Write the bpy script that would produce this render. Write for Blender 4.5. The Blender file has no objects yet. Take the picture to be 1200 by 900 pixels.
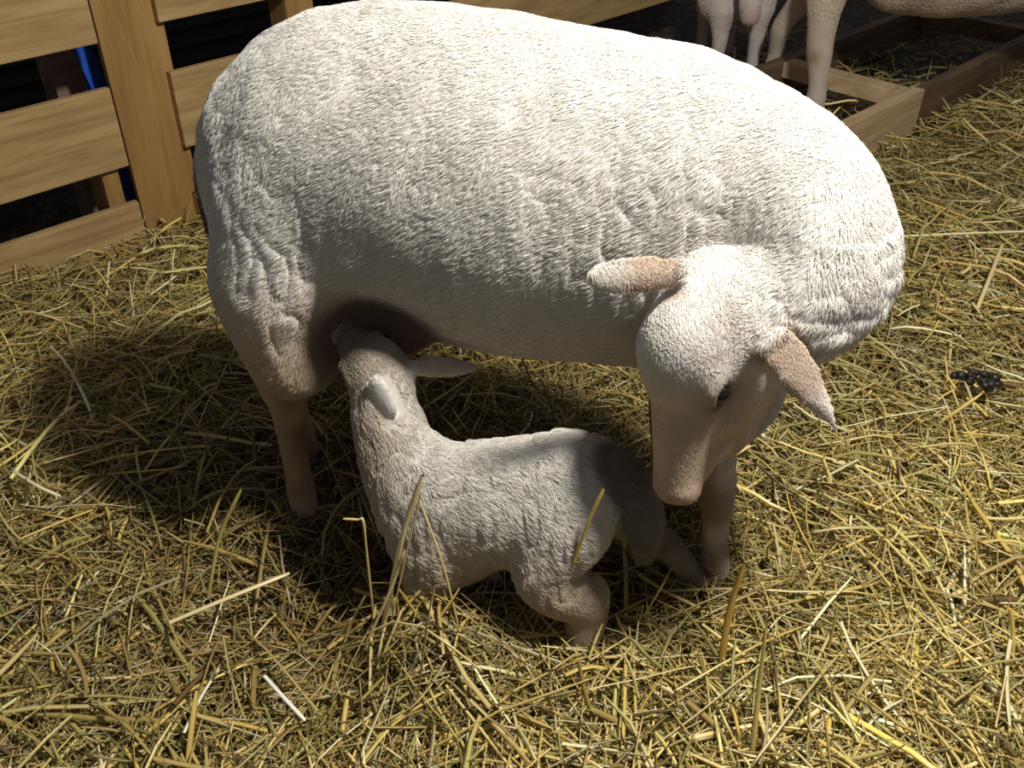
import bpy, math
import numpy as np
from mathutils import Vector

# ------------------------------------------------------------------ camera, world, lamp
SC = bpy.context.scene
COL = SC.collection
cam_d = bpy.data.cameras.new('camera'); cam = bpy.data.objects.new('camera', cam_d); COL.objects.link(cam)
cam_d.lens = 33.0; cam_d.sensor_width = 36.0; cam_d.clip_start = .02
cam.location = (0, 0, 1.15); cam.rotation_euler = (math.radians(54), 0, 0)
SC.camera = cam
SC.view_settings.view_transform = 'Standard'; SC.view_settings.look = 'None'
SC.view_settings.gamma = 1; SC.view_settings.use_curve_mapping = False
SC.view_settings.exposure = 0.0
world = bpy.data.worlds.new('barn_air'); SC.world = world; world.use_nodes = True
world.node_tree.nodes['Background'].inputs[0].default_value = (.86, .89, 1.0, 1)
world.node_tree.nodes['Background'].inputs[1].default_value = .12
LAMP_POS = (.66, .72, 1.98)
ld = bpy.data.lights.new('barn_lamp_light', 'POINT'); ld.energy = 180; ld.color = (1, .95, .87); ld.shadow_soft_size = .10
lo = bpy.data.objects.new('barn_lamp_light', ld); COL.objects.link(lo); lo.location = LAMP_POS

# ------------------------------------------------------------------ helpers
rng = np.random.default_rng(7)
def norm(v):
    v = np.asarray(v, float); return v / np.maximum(np.linalg.norm(v, axis=-1, keepdims=True), 1e-9)

def _h(ix, iy, iz, seed):
    n = (ix.astype(np.int64)*374761393 + iy.astype(np.int64)*668265263 + iz.astype(np.int64)*2147483647 + seed*974711) & 0xffffffff
    n = ((n ^ (n >> 13)) * 1274126177) & 0xffffffff
    n = n ^ (n >> 16)
    return (n & 0xffff) / 32767.5 - 1.0
def noise(p, seed=0):
    """smooth value noise in -1..1 at points p (N,3)"""
    p = np.asarray(p, float); i = np.floor(p).astype(np.int64); f = p - i; f = f*f*(3-2*f)
    out = 0
    for dx in (0, 1):
        wx = f[:, 0] if dx else 1-f[:, 0]
        for dy in (0, 1):
            wy = f[:, 1] if dy else 1-f[:, 1]
            for dz in (0, 1):
                wz = f[:, 2] if dz else 1-f[:, 2]
                out = out + wx*wy*wz*_h(i[:, 0]+dx, i[:, 1]+dy, i[:, 2]+dz, seed)
    return out
def sstep(a, b, x):
    t = np.clip((x-a)/(b-a), 0, 1); return t*t*(3-2*t)

def tag(o, label=None, cat=None, group=None, kind=None):
    if label: o['label'] = label
    if cat: o['category'] = cat
    if group: o['group'] = group
    if kind: o['kind'] = kind
    return o
def empty(name, loc=(0, 0, 0)):
    o = bpy.data.objects.new(name, None); COL.objects.link(o); o.location = loc; o.empty_display_size = .05; return o
def link(name, me, parent=None, mats=()):
    o = bpy.data.objects.new(name, me); COL.objects.link(o)
    for m in mats: me.materials.append(m)
    if parent is not None:
        o.parent = parent
        o.matrix_parent_inverse = parent.matrix_basis.inverted()
    return o
def mesh_np(name, V, F, smooth=True, k=None):
    """V (n,3), F (m,k) faces of one size"""
    me = bpy.data.meshes.new(name); V = np.ascontiguousarray(V, dtype=np.float32); F = np.ascontiguousarray(F, dtype=np.int32)
    k = F.shape[1]
    me.vertices.add(len(V)); me.vertices.foreach_set('co', V.ravel())
    me.loops.add(F.size); me.loops.foreach_set('vertex_index', F.ravel())
    me.polygons.add(len(F)); me.polygons.foreach_set('loop_start', np.arange(0, F.size, k, dtype=np.int32))
    me.update(calc_edges=True); me.validate()
    me.polygons.foreach_set('use_smooth', np.full(len(me.polygons), smooth))
    return me
def colattr(me, col, name='Col'):
    a = me.attributes.new(name, 'FLOAT_COLOR', 'POINT')
    c = np.ones((len(col), 4), np.float32); c[:, :3] = col; a.data.foreach_set('color', c.ravel())

# ------------------------------------------------------------------ materials
def mat(name):
    m = bpy.data.materials.new(name); m.use_nodes = True
    nt = m.node_tree; return m, nt, nt.nodes['Principled BSDF']
def N(nt, t, **kw):
    n = nt.nodes.new(t)
    for k, v in kw.items(): setattr(n, k, v)
    return n
def ramp(nt, stops):
    r = N(nt, 'ShaderNodeValToRGB'); e = r.color_ramp.elements
    while len(e) < len(stops): e.new(.5)
    for q, (p, c) in zip(e, stops): q.position = p; q.color = (*c, 1)
    return r
def m_attr(name, rough=.8, spec=.3, sheen=0, noise_amt=0, scale=60, bump=0, bscale=300, trans=0, sss=0):
    m, nt, b = mat(name); a = N(nt, 'ShaderNodeAttribute', attribute_name='Col'); src = a.outputs['Color']
    if noise_amt:
        tc = N(nt, 'ShaderNodeTexCoord'); no = N(nt, 'ShaderNodeTexNoise'); no.inputs['Scale'].default_value = scale; no.inputs['Detail'].default_value = 4
        nt.links.new(tc.outputs['Object'], no.inputs['Vector'])
        r = ramp(nt, [(.3, (1-noise_amt,)*3), (.7, (1+noise_amt*.4,)*3)]); nt.links.new(no.outputs[0], r.inputs[0])
        mx = N(nt, 'ShaderNodeMix', data_type='RGBA', blend_type='MULTIPLY'); mx.inputs[0].default_value = 1
        nt.links.new(src, mx.inputs[6]); nt.links.new(r.outputs[0], mx.inputs[7]); src = mx.outputs[2]
    nt.links.new(src, b.inputs['Base Color'])
    b.inputs['Roughness'].default_value = rough; b.inputs['Specular IOR Level'].default_value = spec
    if sheen: b.inputs['Sheen Weight'].default_value = sheen
    if sss:
        b.inputs['Subsurface Weight'].default_value = sss; b.inputs['Subsurface Radius'].default_value = (.01, .006, .004); b.inputs['Subsurface Scale'].default_value = .6
    if bump:
        tc = N(nt, 'ShaderNodeTexCoord'); no = N(nt, 'ShaderNodeTexNoise'); no.inputs['Scale'].default_value = bscale; no.inputs['Detail'].default_value = 3
        bp = N(nt, 'ShaderNodeBump'); bp.inputs['Strength'].default_value = bump; bp.inputs['Distance'].default_value = .004
        nt.links.new(tc.outputs['Object'], no.inputs['Vector']); nt.links.new(no.outputs[0], bp.inputs['Height']); nt.links.new(bp.outputs[0], b.inputs['Normal'])
    return m
def m_wood(name, c0, c1, c2, scale=1.0, up=False):
    m, nt, b = mat(name); tc = N(nt, 'ShaderNodeTexCoord'); mp = N(nt, 'ShaderNodeMapping')
    mp.inputs['Scale'].default_value = (14, 22, 2.2) if up else (2.2, 14, 22)
    nt.links.new(tc.outputs['Object'], mp.inputs['Vector'])
    n1 = N(nt, 'ShaderNodeTexNoise'); n1.inputs['Scale'].default_value = 1.6; n1.inputs['Detail'].default_value = 5; n1.inputs['Distortion'].default_value = .6
    nt.links.new(mp.outputs[0], n1.inputs['Vector'])
    mp2 = N(nt, 'ShaderNodeMapping'); mp2.inputs['Scale'].default_value = (160, 160, 6) if up else (6, 160, 160); nt.links.new(tc.outputs['Object'], mp2.inputs['Vector'])
    n2 = N(nt, 'ShaderNodeTexNoise'); n2.inputs['Scale'].default_value = 1; n2.inputs['Detail'].default_value = 3; nt.links.new(mp2.outputs[0], n2.inputs['Vector'])
    md = N(nt, 'ShaderNodeMath', operation='MULTIPLY_ADD'); md.inputs[1].default_value = .25; nt.links.new(n2.outputs[0], md.inputs[0]); 
    ms = N(nt, 'ShaderNodeMath', operation='SUBTRACT'); ms.inputs[1].default_value = .125; nt.links.new(n1.outputs[0], ms.inputs[0]); nt.links.new(ms.outputs[0], md.inputs[2])
    r = ramp(nt, [(.30, c0), (.5, c1), (.72, c2)]); nt.links.new(md.outputs[0], r.inputs[0]); nt.links.new(r.outputs[0], b.inputs['Base Color'])
    b.inputs['Roughness'].default_value = .65; b.inputs['Specular IOR Level'].default_value = .3
    bp = N(nt, 'ShaderNodeBump'); bp.inputs['Strength'].default_value = .25; bp.inputs['Distance'].default_value = .003
    nt.links.new(n2.outputs[0], bp.inputs['Height']); nt.links.new(bp.outputs[0], b.inputs['Normal'])
    return m
def m_noise(name, stops, scale=8, rough=.9, bump=.5, dist=.01, detail=6):
    m, nt, b = mat(name); tc = N(nt, 'ShaderNodeTexCoord'); n1 = N(nt, 'ShaderNodeTexNoise'); n1.inputs['Scale'].default_value = scale; n1.inputs['Detail'].default_value = detail
    nt.links.new(tc.outputs['Object'], n1.inputs['Vector']); r = ramp(nt, stops); nt.links.new(n1.outputs[0], r.inputs[0]); nt.links.new(r.outputs[0], b.inputs['Base Color'])
    b.inputs['Roughness'].default_value = rough
    if bump:
        bp = N(nt, 'ShaderNodeBump'); bp.inputs['Strength'].default_value = bump; bp.inputs['Distance'].default_value = dist
        nt.links.new(n1.outputs[0], bp.inputs['Height']); nt.links.new(bp.outputs[0], b.inputs['Normal'])
    return m
M_FLEECE = m_attr('fleece_hair', rough=.75, spec=.25, sheen=.25)
M_SKIN = m_attr('animal_skin', rough=.8, spec=.2, noise_amt=.12, scale=45, bump=.12)
M_STRAW = m_attr('straw_stalks', rough=.30, spec=.7)
M_MAT = m_noise('matted_litter', [(.3, (.035, .022, .010)), (.52, (.13, .085, .03)), (.75, (.30, .21, .08))], scale=55, bump=1, dist=.02)
M_DIRT = m_noise('barn_dirt', [(.3, (.02, .015, .011)), (.52, (.075, .055, .036)), (.75, (.19, .14, .08))], scale=34, bump=1, dist=.02)
M_WOOD = m_wood('pine_board', (.33, .21, .085), (.43, .29, .125), (.52, .37, .17))
M_WOOD2 = m_wood('orange_pine', (.27, .145, .045), (.36, .21, .07), (.43, .26, .10), up=True)
M_WOOD3 = m_wood('pinkish_timber', (.20, .12, .095), (.28, .18, .14), (.35, .23, .18), up=False)
M_WOOD5 = m_wood('brown_timber', (.09, .055, .03), (.15, .095, .055), (.21, .14, .085))
M_WOOD4 = m_wood('weathered_timber', (.42, .29, .15), (.56, .40, .22), (.68, .52, .31))
M_DARK = m_noise('dark_wall_board', [(.3, (.006, .006, .007)), (.7, (.022, .022, .024))], scale=14, rough=.7, bump=.3)
M_GREY = m_noise('grey_plastic', [(.3, (.06, .06, .065)), (.7, (.11, .11, .12))], scale=9, rough=.6, bump=.2)
M_BLUE = m_noise('blue_webbing', [(.3, (.01, .06, .40)), (.7, (.02, .12, .62))], scale=60, rough=.5, bump=.3, dist=.002)
M_DUNG = m_noise('dung_dark', [(.3, (.006, .006, .005)), (.7, (.03, .026, .02))], scale=80, rough=.45, bump=.6, dist=.004)
def plain(name, c, rough=.4, spec=.5):
    m, nt, b = mat(name); b.inputs['Base Color'].default_value = (*c, 1); b.inputs['Roughness'].default_value = rough; b.inputs['Specular IOR Level'].default_value = spec
    no = N(nt, 'ShaderNodeTexNoise'); no.inputs['Scale'].default_value = 90; tc = N(nt, 'ShaderNodeTexCoord'); nt.links.new(tc.outputs['Object'], no.inputs['Vector'])
    r = ramp(nt, [(.3, tuple(x*.8 for x in c)), (.7, tuple(min(1, x*1.15) for x in c))]); nt.links.new(no.outputs[0], r.inputs[0]); nt.links.new(r.outputs[0], b.inputs['Base Color'])
    return m
M_EYE = plain('eye_dark', (.012, .009, .007), .12)
M_HOOF = plain('hoof_horn', (.09, .065, .045), .5)
M_NOSE = plain('nose_skin', (.30, .17, .14), .5)

# ------------------------------------------------------------------ signed distance modelling of the animals
class Field:
    def __init__(s, lo, hi, res):
        s.lo = np.array(lo, float); s.res = res; s.n = np.ceil((np.array(hi)-s.lo)/res).astype(int)+1
        s.d = np.full(s.n, .2, np.float32)
    def box(s, lo, hi, m):
        a = np.clip(np.floor((np.array(lo)-m-s.lo)/s.res).astype(int), 0, s.n); b = np.clip(np.ceil((np.array(hi)+m-s.lo)/s.res).astype(int)+1, 0, s.n)
        sl = tuple(slice(i, j) for i, j in zip(a, b))
        ax = [s.lo[i]+s.res*np.arange(a[i], b[i]) for i in range(3)]
        X, Y, Z = np.meshgrid(*ax, indexing='ij', copy=False); return sl, X, Y, Z
    def mix(s, sl, nd, k):
        d = s.d[sl]
        if k > 0:
            h = np.maximum(k-np.abs(d-nd), 0)/k; s.d[sl] = np.minimum(d, nd)-h*h*k*.25
        else: s.d[sl] = np.minimum(d, nd)
    def cut(s, c, r, k=.01):
        c = np.array(c, float); sl, X, Y, Z = s.box(c-r, c+r, k*2); nd = -(np.sqrt((X-c[0])**2+(Y-c[1])**2+(Z-c[2])**2)-r)
        d = s.d[sl]; h = np.maximum(k-np.abs(d-nd), 0)/k; s.d[sl] = np.maximum(d, nd)+h*h*k*.25
    def ell(s, c, r, R=None, k=.03):
        c = np.array(c, float); r = np.array(r, float); m = r.max(); sl, X, Y, Z = s.box(c-m, c+m, k+.02)
        x, y, z = X-c[0], Y-c[1], Z-c[2]
        if R is not None:  # rows of R are the ellipsoid's axes
            x, y, z = (R[i][0]*x+R[i][1]*y+R[i][2]*z for i in range(3))
        k0 = np.sqrt((x/r[0])**2+(y/r[1])**2+(z/r[2])**2); k1 = np.sqrt((x/r[0]**2)**2+(y/r[1]**2)**2+(z/r[2]**2)**2)+1e-6
        s.mix(sl, (k0*(k0-1)/k1).astype(np.float32), k)
    def chain(s, pts, k=.03, sub=6, flat=None):
        """pts rows x,y,z,r : a smooth tapering limb; flat=(axis, factor) squashes it along a direction"""
        P = np.array(pts, float)
        if len(P) > 2 and sub > 1:
            Q = np.vstack([2*P[0]-P[1], P, 2*P[-1]-P[-2]]); out = []
            for i in range(1, len(Q)-2):
                for t in np.linspace(0, 1, sub, endpoint=False):
                    a, b, c, d = Q[i-1:i+3]
                    out.append(.5*((2*b)+(-a+c)*t+(2*a-5*b+4*c-d)*t*t+(-a+3*b-3*c+d)*t**3))
            out.append(P[-1]); P = np.array(out)
        r = P[:, 3].max(); sl, X, Y, Z = s.box(P[:, :3].min(0)-r, P[:, :3].max(0)+r, k+.02); best = np.full(X.shape, 9., np.float32)
        if flat is not None: fa = norm(flat[0]); ff = flat[1]
        for a, b in zip(P[:-1], P[1:]):
            ab = b[:3]-a[:3]; L = ab@ab+1e-9
            t = np.clip(((X-a[0])*ab[0]+(Y-a[1])*ab[1]+(Z-a[2])*ab[2])/L, 0, 1)
            x, y, z = X-a[0]-ab[0]*t, Y-a[1]-ab[1]*t, Z-a[2]-ab[2]*t
            d2 = x*x+y*y+z*z
            if flat is not None:
                q = x*fa[0]+y*fa[1]+z*fa[2]; d2 = d2+(ff*ff-1)*q*q
            best = np.minimum(best, np.sqrt(d2)-(a[3]+(b[3]-a[3])*t))
        s.mix(sl, best, k)
    def loft_x(s, st, k=.04):
        """st rows x, yc, zc, w, h : trunk as elliptical sections along world x"""
        st = np.array(st, float); lo = (st[:, 0].min(), (st[:, 1]-st[:, 3]).min(), (st[:, 2]-st[:, 4]).min()); hi = (st[:, 0].max(), (st[:, 1]+st[:, 3]).max(), (st[:, 2]+st[:, 4]).max())
        sl, X, Y, Z = s.box(lo, hi, k+.03); xs = X[:, 0, 0]
        def cr(col):
            fine = np.linspace(st[0, 0], st[-1, 0], 200); v = np.interp(fine, st[:, 0], st[:, col]); ker = np.hanning(17); ker /= ker.sum()
            v = np.convolve(np.pad(v, 8, 'edge'), ker, 'valid'); return np.interp(xs, fine, v)[:, None, None]
        yc, zc, w, h = (cr(i) for i in (1, 2, 3, 4))
        k0 = np.sqrt(((Y-yc)/w)**2+((Z-zc)/h)**2); k1 = np.sqrt(((Y-yc)/w**2)**2+((Z-zc)/h**2)**2)+1e-6
        d = k0*(k0-1)/k1; out = np.maximum(st[0, 0]-xs, xs-st[-1, 0])[:, None, None]
        d = np.where(out > 0, np.sqrt(np.maximum(d, 0)**2+out**2), np.maximum(d, np.minimum(out, 0)-.0)) if False else np.maximum(d, out)
        s.mix(sl, d.astype(np.float32), k)
    def leaf(s, o, e, wv, L, prof, th, cup=0, bend=0, k=.01):
        """a leaf (ear): from o along e, width along wv"""
        e = norm(e); wv = norm(np.array(wv)-np.dot(wv, e)*e); nv = np.cross(e, wv); o = np.array(o, float); c = o+e*L/2
        sl, X, Y, Z = s.box(c-L*.7, c+L*.7, k+.01); x, y, z = X-o[0], Y-o[1], Z-o[2]
        a, b, g = (x*v[0]+y*v[1]+z*v[2] for v in (e, wv, nv)); t = np.clip(a/L, 0, 1)
        W = np.interp(t, *zip(*prof)); g = g-cup*(b/.03)**2*(1-t)-bend*t*t
        T = th*np.clip(W/.012, .35, 1); k0 = np.sqrt((b/W)**2+(g/T)**2); d = (k0-1)*T; d = np.maximum(d, np.maximum(-a, a-L))
        s.mix(sl, d.astype(np.float32), k)
    def mesh(s, smooth=2):
        d = s.d; ins = d < 0
        c = [ins[i:ins.shape[0]-1+i, j:ins.shape[1]-1+j, l:ins.shape[2]-1+l] for i in (0, 1) for j in (0, 1) for l in (0, 1)]
        cnt = sum(q.astype(np.int8) for q in c); act = (cnt > 0) & (cnt < 8); idx = np.argwhere(act); ids = -np.ones(act.shape, np.int32); ids[act] = np.arange(len(idx))
        off = np.array([(i, j, l) for i in (0, 1) for j in (0, 1) for l in (0, 1)]); acc = np.zeros((len(idx), 3)); num = np.zeros(len(idx))
        val = [d[idx[:, 0]+o[0], idx[:, 1]+o[1], idx[:, 2]+o[2]] for o in off]
        for i in range(8):
            for j in range(i+1, 8):
                if np.abs(off[i]-off[j]).sum() != 1: continue
                a, b = val[i], val[j]; m = (a < 0) != (b < 0); t = np.where(m, a/np.where(a == b, 1, a-b), 0)
                acc += np.where(m[:, None], off[i]+t[:, None]*(off[j]-off[i]), 0); num += m
        V = s.lo+s.res*(idx+acc/num[:, None]); Fs = []
        for ax in range(3):
            sh = list(ins.shape); a0 = [slice(None)]*3; a1 = [slice(None)]*3; a0[ax] = slice(0, -1); a1[ax] = slice(1, None)
            A = ins[tuple(a0)]; B = ins[tuple(a1)]; e = np.argwhere(A != B); u, v = (ax+1) % 3, (ax+2) % 3
            e = e[(e[:, u] > 0) & (e[:, v] > 0) & (e[:, u] < s.n[u]-1) & (e[:, v] < s.n[v]-1)]
            f = A[tuple(e.T)]; q = []
            for du, dv in ((-1, -1), (0, -1), (0, 0), (-1, 0)):
                w = e.copy(); w[:, u] += du; w[:, v] += dv; q.append(ids[tuple(w.T)])
            q = np.stack(q, 1); q[~f] = q[~f][:, ::-1]; Fs.append(q)
        F = np.vstack(Fs)
        E = np.vstack([F[:, [0, 1]], F[:, [1, 2]], F[:, [2, 3]], F[:, [3, 0]]])
        for _ in range(smooth):
            n = np.bincount(E[:, 0], minlength=len(V)).astype(float); S = np.stack([np.bincount(E[:, 0], weights=V[E[:, 1], i], minlength=len(V)) for i in range(3)], 1)
            V = V*.4+.6*S/np.maximum(n, 1)[:, None]
        return V, F
def vnormals(V, F):
    n = np.cross(V[F[:, 2]]-V[F[:, 0]], V[F[:, 3]]-V[F[:, 1]]); out = np.zeros_like(V)
    for i in range(4):
        for j in range(3): out[:, j] += np.bincount(F[:, i], weights=n[:, j], minlength=len(V))
    return norm(out)

def fleece(name, parent, V, F, count, length, flow, color, radius=.00045, lift=.35, rs=1, mask=None, clump=.3):
    """short hair standing on the body: length(p), flow(p,n), color(p) are functions of the root"""
    r = np.random.default_rng(rs); nn = vnormals(V, F)
    n = np.cross(V[F[:, 2]]-V[F[:, 0]], V[F[:, 3]]-V[F[:, 1]]); area = np.linalg.norm(n, axis=1)
    if mask is not None: area = area*mask(V[F].mean(1))
    fi = r.choice(len(F), count, p=area/area.sum()); u = r.random((count, 1)); v = r.random((count, 1))
    q = F[fi]; bl = lambda A: (A[q[:, 0]]*(1-u)+A[q[:, 1]]*u)*(1-v)+(A[q[:, 3]]*(1-u)+A[q[:, 2]]*u)*v
    p = bl(V); m = norm(bl(nn)); L = length(p)*(.65+.6*r.random(count)); fl = flow(p, m)
    cl = np.stack([noise(p*np.array([45, 45, 45.]), 11), noise(p*45., 12), noise(p*45., 13)], 1)
    fl = fl+cl*clump+r.normal(0, .16, (count, 3)); fl = fl-m*(fl*m).sum(1, keepdims=True)
    d = norm(norm(fl)*(1-lift)+m*lift); S = 4; pts = np.zeros((count, S, 3), np.float32)
    for i in range(S):
        t = i/(S-1); dd = norm(d+m*(.35*(1-t))-m*(.30*t)+norm(fl)*.3*t); pts[:, i] = p-m*.001+dd*(L*t)[:, None]
    hc = bpy.data.hair_curves.new(name); hc.add_curves([S]*count)
    hc.attributes['position'].data.foreach_set('vector', pts.ravel())
    ra = hc.attributes.get('radius') or hc.attributes.new('radius', 'FLOAT', 'POINT')
    rr = np.tile(np.array([1, .95, .7, .15], np.float32)*radius, count); ra.data.foreach_set('value', rr)
    c = color(p)*(1+r.normal(0, .05, (count, 1))); c4 = np.ones((count, S, 4), np.float32); c4[:, :, :3] = np.clip(c, 0, 1)[:, None]
    ca = hc.attributes.new('Col', 'FLOAT_COLOR', 'POINT'); ca.data.foreach_set('color', c4.ravel())
    return link(name, hc, parent, [M_FLEECE])

def frame(a, n):
    a = norm(a); n = norm(np.array(n)-np.dot(n, a)*a); l = np.cross(n, a); return a, l, n   # nose, side, top of head

def sheep_head(fl, o, a, n, s, ear_l=None, ear_r=None):
    """head of one continuous body; o poll, a towards the nose, n out of the forehead, s head length"""
    A, Lv, Nv = frame(a, n); R = np.array([A, Lv, Nv]); o = np.array(o, float); s = s/.28
    W = lambda x, y, z: o+s*(A*x+Lv*y+Nv*z)
    fl.ell(W(.055, 0, -.045), np.array([.085, .060, .056])*s, R, .03*s)
    fl.ell(W(.105, 0, -.085), np.array([.085, .050, .060])*s, R, .03*s)
    fl.chain([(*W(.08, 0, -.035), .050*s), (*W(.14, 0, -.042), .042*s), (*W(.20, 0, -.052), .034*s), (*W(.252, 0, -.060), .028*s)], .02*s, 3)
    fl.chain([(*W(.10, 0, -.105), .034*s), (*W(.17, 0, -.098), .027*s), (*W(.235, 0, -.088), .021*s)], .02*s, 3)
    fl.ell(W(.262, 0, -.066), np.array([.020, .030, .024])*s, R, .012*s)
    for y in (-1, 1):
        fl.chain([(*W(.075, .044*y, -.012), .014*s), (*W(.105, .052*y, -.020), .013*s), (*W(.125, .045*y, -.030), .010*s)], .015*s, 3)
        fl.cut(W(.108, .064*y, -.036), .014*s, .010*s)
        fl.cut(W(.281, .015*y, -.060), .006*s, .005*s)
        fl.chain([(*W(.10, .045*y, -.085), .018*s), (*W(.15, .036*y, -.080), .012*s)], .02*s, 1)
    return W, (A, Lv, Nv), s

def ball(name, c, r, parent, m, sq=(1, 1, 1), R=None, seg=16):
    import bmesh
    bm = bmesh.new(); bmesh.ops.create_uvsphere(bm, u_segments=seg, v_segments=seg//2+2, radius=1)
    me = bpy.data.meshes.new(name); bm.to_mesh(me); bm.free()
    V = np.empty(len(me.vertices)*3, np.float32); me.vertices.foreach_get('co', V); V = V.reshape(-1, 3)*r*np.array(sq)
    if R is not None: V = V@np.array(R)
    V = V+np.array(c); me.vertices.foreach_set('co', V.astype(np.float32).ravel()); me.polygons.foreach_set('use_smooth', [True]*len(me.polygons)); me.update()
    return link(name, me, parent, [m])
def hoof(parent, p, fwd, s=1.0):
    """cloven hoof: two toes side by side, sole at p"""
    fwd = norm((fwd[0], fwd[1], 0)); side = np.array([-fwd[1], fwd[0], 0]); Vs = []; Fs = []; b = 0
    for y in (-1, 1):
        rows = []
        for z, w, l0, l1 in ((.045, .013, -.018, .020), (.030, .0145, -.022, .028), (.012, .016, -.024, .038), (0, .016, -.024, .044)):
            ring = []
            for k in range(12):
                t = 2*math.pi*k/12; cx = (l0+l1)/2+(l1-l0)/2*math.cos(t); cy = w*math.sin(t)*(1-.45*max(0, math.cos(t)))
                ring.append(np.array(p)+s*(fwd*cx+side*(cy+y*.0155)+np.array([0, 0, z])))
            rows.append(ring)
        V = [q for r_ in rows for q in r_]+[np.mean(rows[0], 0), np.mean(rows[-1], 0)]
        for i in range(3):
            for k in range(12): Fs.append((b+i*12+k, b+(i+1)*12+k, b+(i+1)*12+(k+1) % 12, b+i*12+(k+1) % 12))
        for k in range(12): Fs.append((b+k, b+(k+1) % 12, b+48, b+48)); Fs.append((b+36+(k+1) % 12, b+36+k, b+49, b+49))
        Vs += V; b += 50
    me = bpy.data.meshes.new('hoof'); me.from_pydata([tuple(v) for v in Vs], [], [tuple(dict.fromkeys(f)) for f in Fs]); me.polygons.foreach_set('use_smooth', [True]*len(me.polygons))
    return link('hoof', me, parent, [M_HOOF])

# ------------------------------------------------------------------ ground shape
def bump2(x, y, cx, cy, r, a):
    return a*np.exp(-((x-cx)**2+(y-cy)**2)/(r*r))
def ground(x, y):
    x = np.asarray(x, float); y = np.asarray(y, float); sh = x.shape; p = np.stack([x.ravel(), y.ravel(), np.zeros(x.size)], 1)
    n = noise(p*3.1, 1)*.018+noise(p*8.3, 2)*.015+noise(p*19, 3)*.008; n = n.reshape(sh)
    h = n-.012
    h = h+bump2(x, y, -.05, .78, .16, .03)+bump2(x, y, -.13, .90, .09, .095)+bump2(x, y, .45, .72, .22, .03)+bump2(x, y, .33, 1.0, .09, .02)+bump2(x, y, -.36, 1.14, .12, .035)-bump2(x, y, -.05, 1.2, .2, .02)+bump2(x, y, .12, .85, .06, .01)
    return h

# ------------------------------------------------------------------ setting: floor and far wall
U = norm((.70, .714, 0)); NV = np.array([U[1], -U[0], 0.])      # along the fence; towards the pen
FA = math.atan2(U[1], U[0]); F0 = np.array([-1.255, 2.01, 0.])
def grid_mesh(name, x0, x1, y0, y1, n, m, zf):
    X, Y = np.meshgrid(np.linspace(x0, x1, n), np.linspace(y0, y1, m), indexing='ij'); Z = zf(X, Y)
    V = np.stack([X.ravel(), Y.ravel(), Z.ravel()], 1); i = np.arange((n-1)*(m-1)); a = (i//(m-1))*m+i % (m-1)
    return mesh_np(name, V, np.stack([a, a+m, a+m+1, a+1], 1))
fl_me = grid_mesh('floor', -5, 7, -2, 9, 220, 200, lambda X, Y: -.075+noise(np.stack([X.ravel()*4, Y.ravel()*4, 0*X.ravel()], 1), 5).reshape(X.shape)*.012)
tag(link('floor', fl_me, None, [M_DIRT]), kind='structure')

def box_verts(sx, sy, sz, bev):
    """box with chamfered edges, centred; returns bmesh"""
    import bmesh
    bm = bmesh.new(); bmesh.ops.create_cube(bm, size=1); bmesh.ops.scale(bm, vec=(sx, sy, sz), verts=bm.verts)
    if bev: bmesh.ops.bevel(bm, geom=list(bm.edges), offset=bev, segments=2, affect='EDGES', profile=.6)
    return bm
def board(name, c, size, rotz, m, parent=None, bev=.003, tilt=(0, 0), seed=0):
    import bmesh
    bm = box_verts(*size, bev); me = bpy.data.meshes.new(name); bm.to_mesh(me); bm.free()
    o = bpy.data.objects.new(name, me); COL.objects.link(o); me.materials.append(m)
    o.location = c; o.rotation_euler = (tilt[0], tilt[1], rotz)
    if parent is not None:
        o.parent = parent; o.matrix_parent_inverse = parent.matrix_basis.inverted()
    return o
def at_fence(s, off, z): return F0+U*s-NV*off+np.array([0, 0, z])   # off = distance behind the pallet faces

wall = bpy.data.meshes.new('wall_back')
Vw, Fw = [], []
for i in range(24):            # dark horizontal siding, each course lapped over the next
    z0, z1 = -.08+i*.055, -.08+(i+1)*.055
    for (s, z, o_) in ((-2.6, z0, .62), (3.6, z0, .62), (3.6, z1-.004, .645), (-2.6, z1-.004, .645)): Vw.append(tuple(at_fence(s, o_, z)))
    b = len(Vw)-4; Fw.append((b, b+1, b+2, b+3))
    for (s, z, o_) in ((-2.6, z1-.004, .645), (3.6, z1-.004, .645), (3.6, z1, .62), (-2.6, z1, .62)): Vw.append(tuple(at_fence(s, o_, z)))
    b = len(Vw)-4; Fw.append((b, b+1, b+2, b+3))
for (s, z, o_) in ((-2.6, -.08, .70), (3.6, -.08, .70), (3.6, 1.24, .70), (-2.6, 1.24, .70)): Vw.append(tuple(at_fence(s, o_, z)))
b = len(Vw)-4; Fw.append((b, b+1, b+2, b+3))
wall.from_pydata(Vw, [], Fw)
tag(link('wall_back', wall, None, [M_DARK]), kind='structure')

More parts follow.
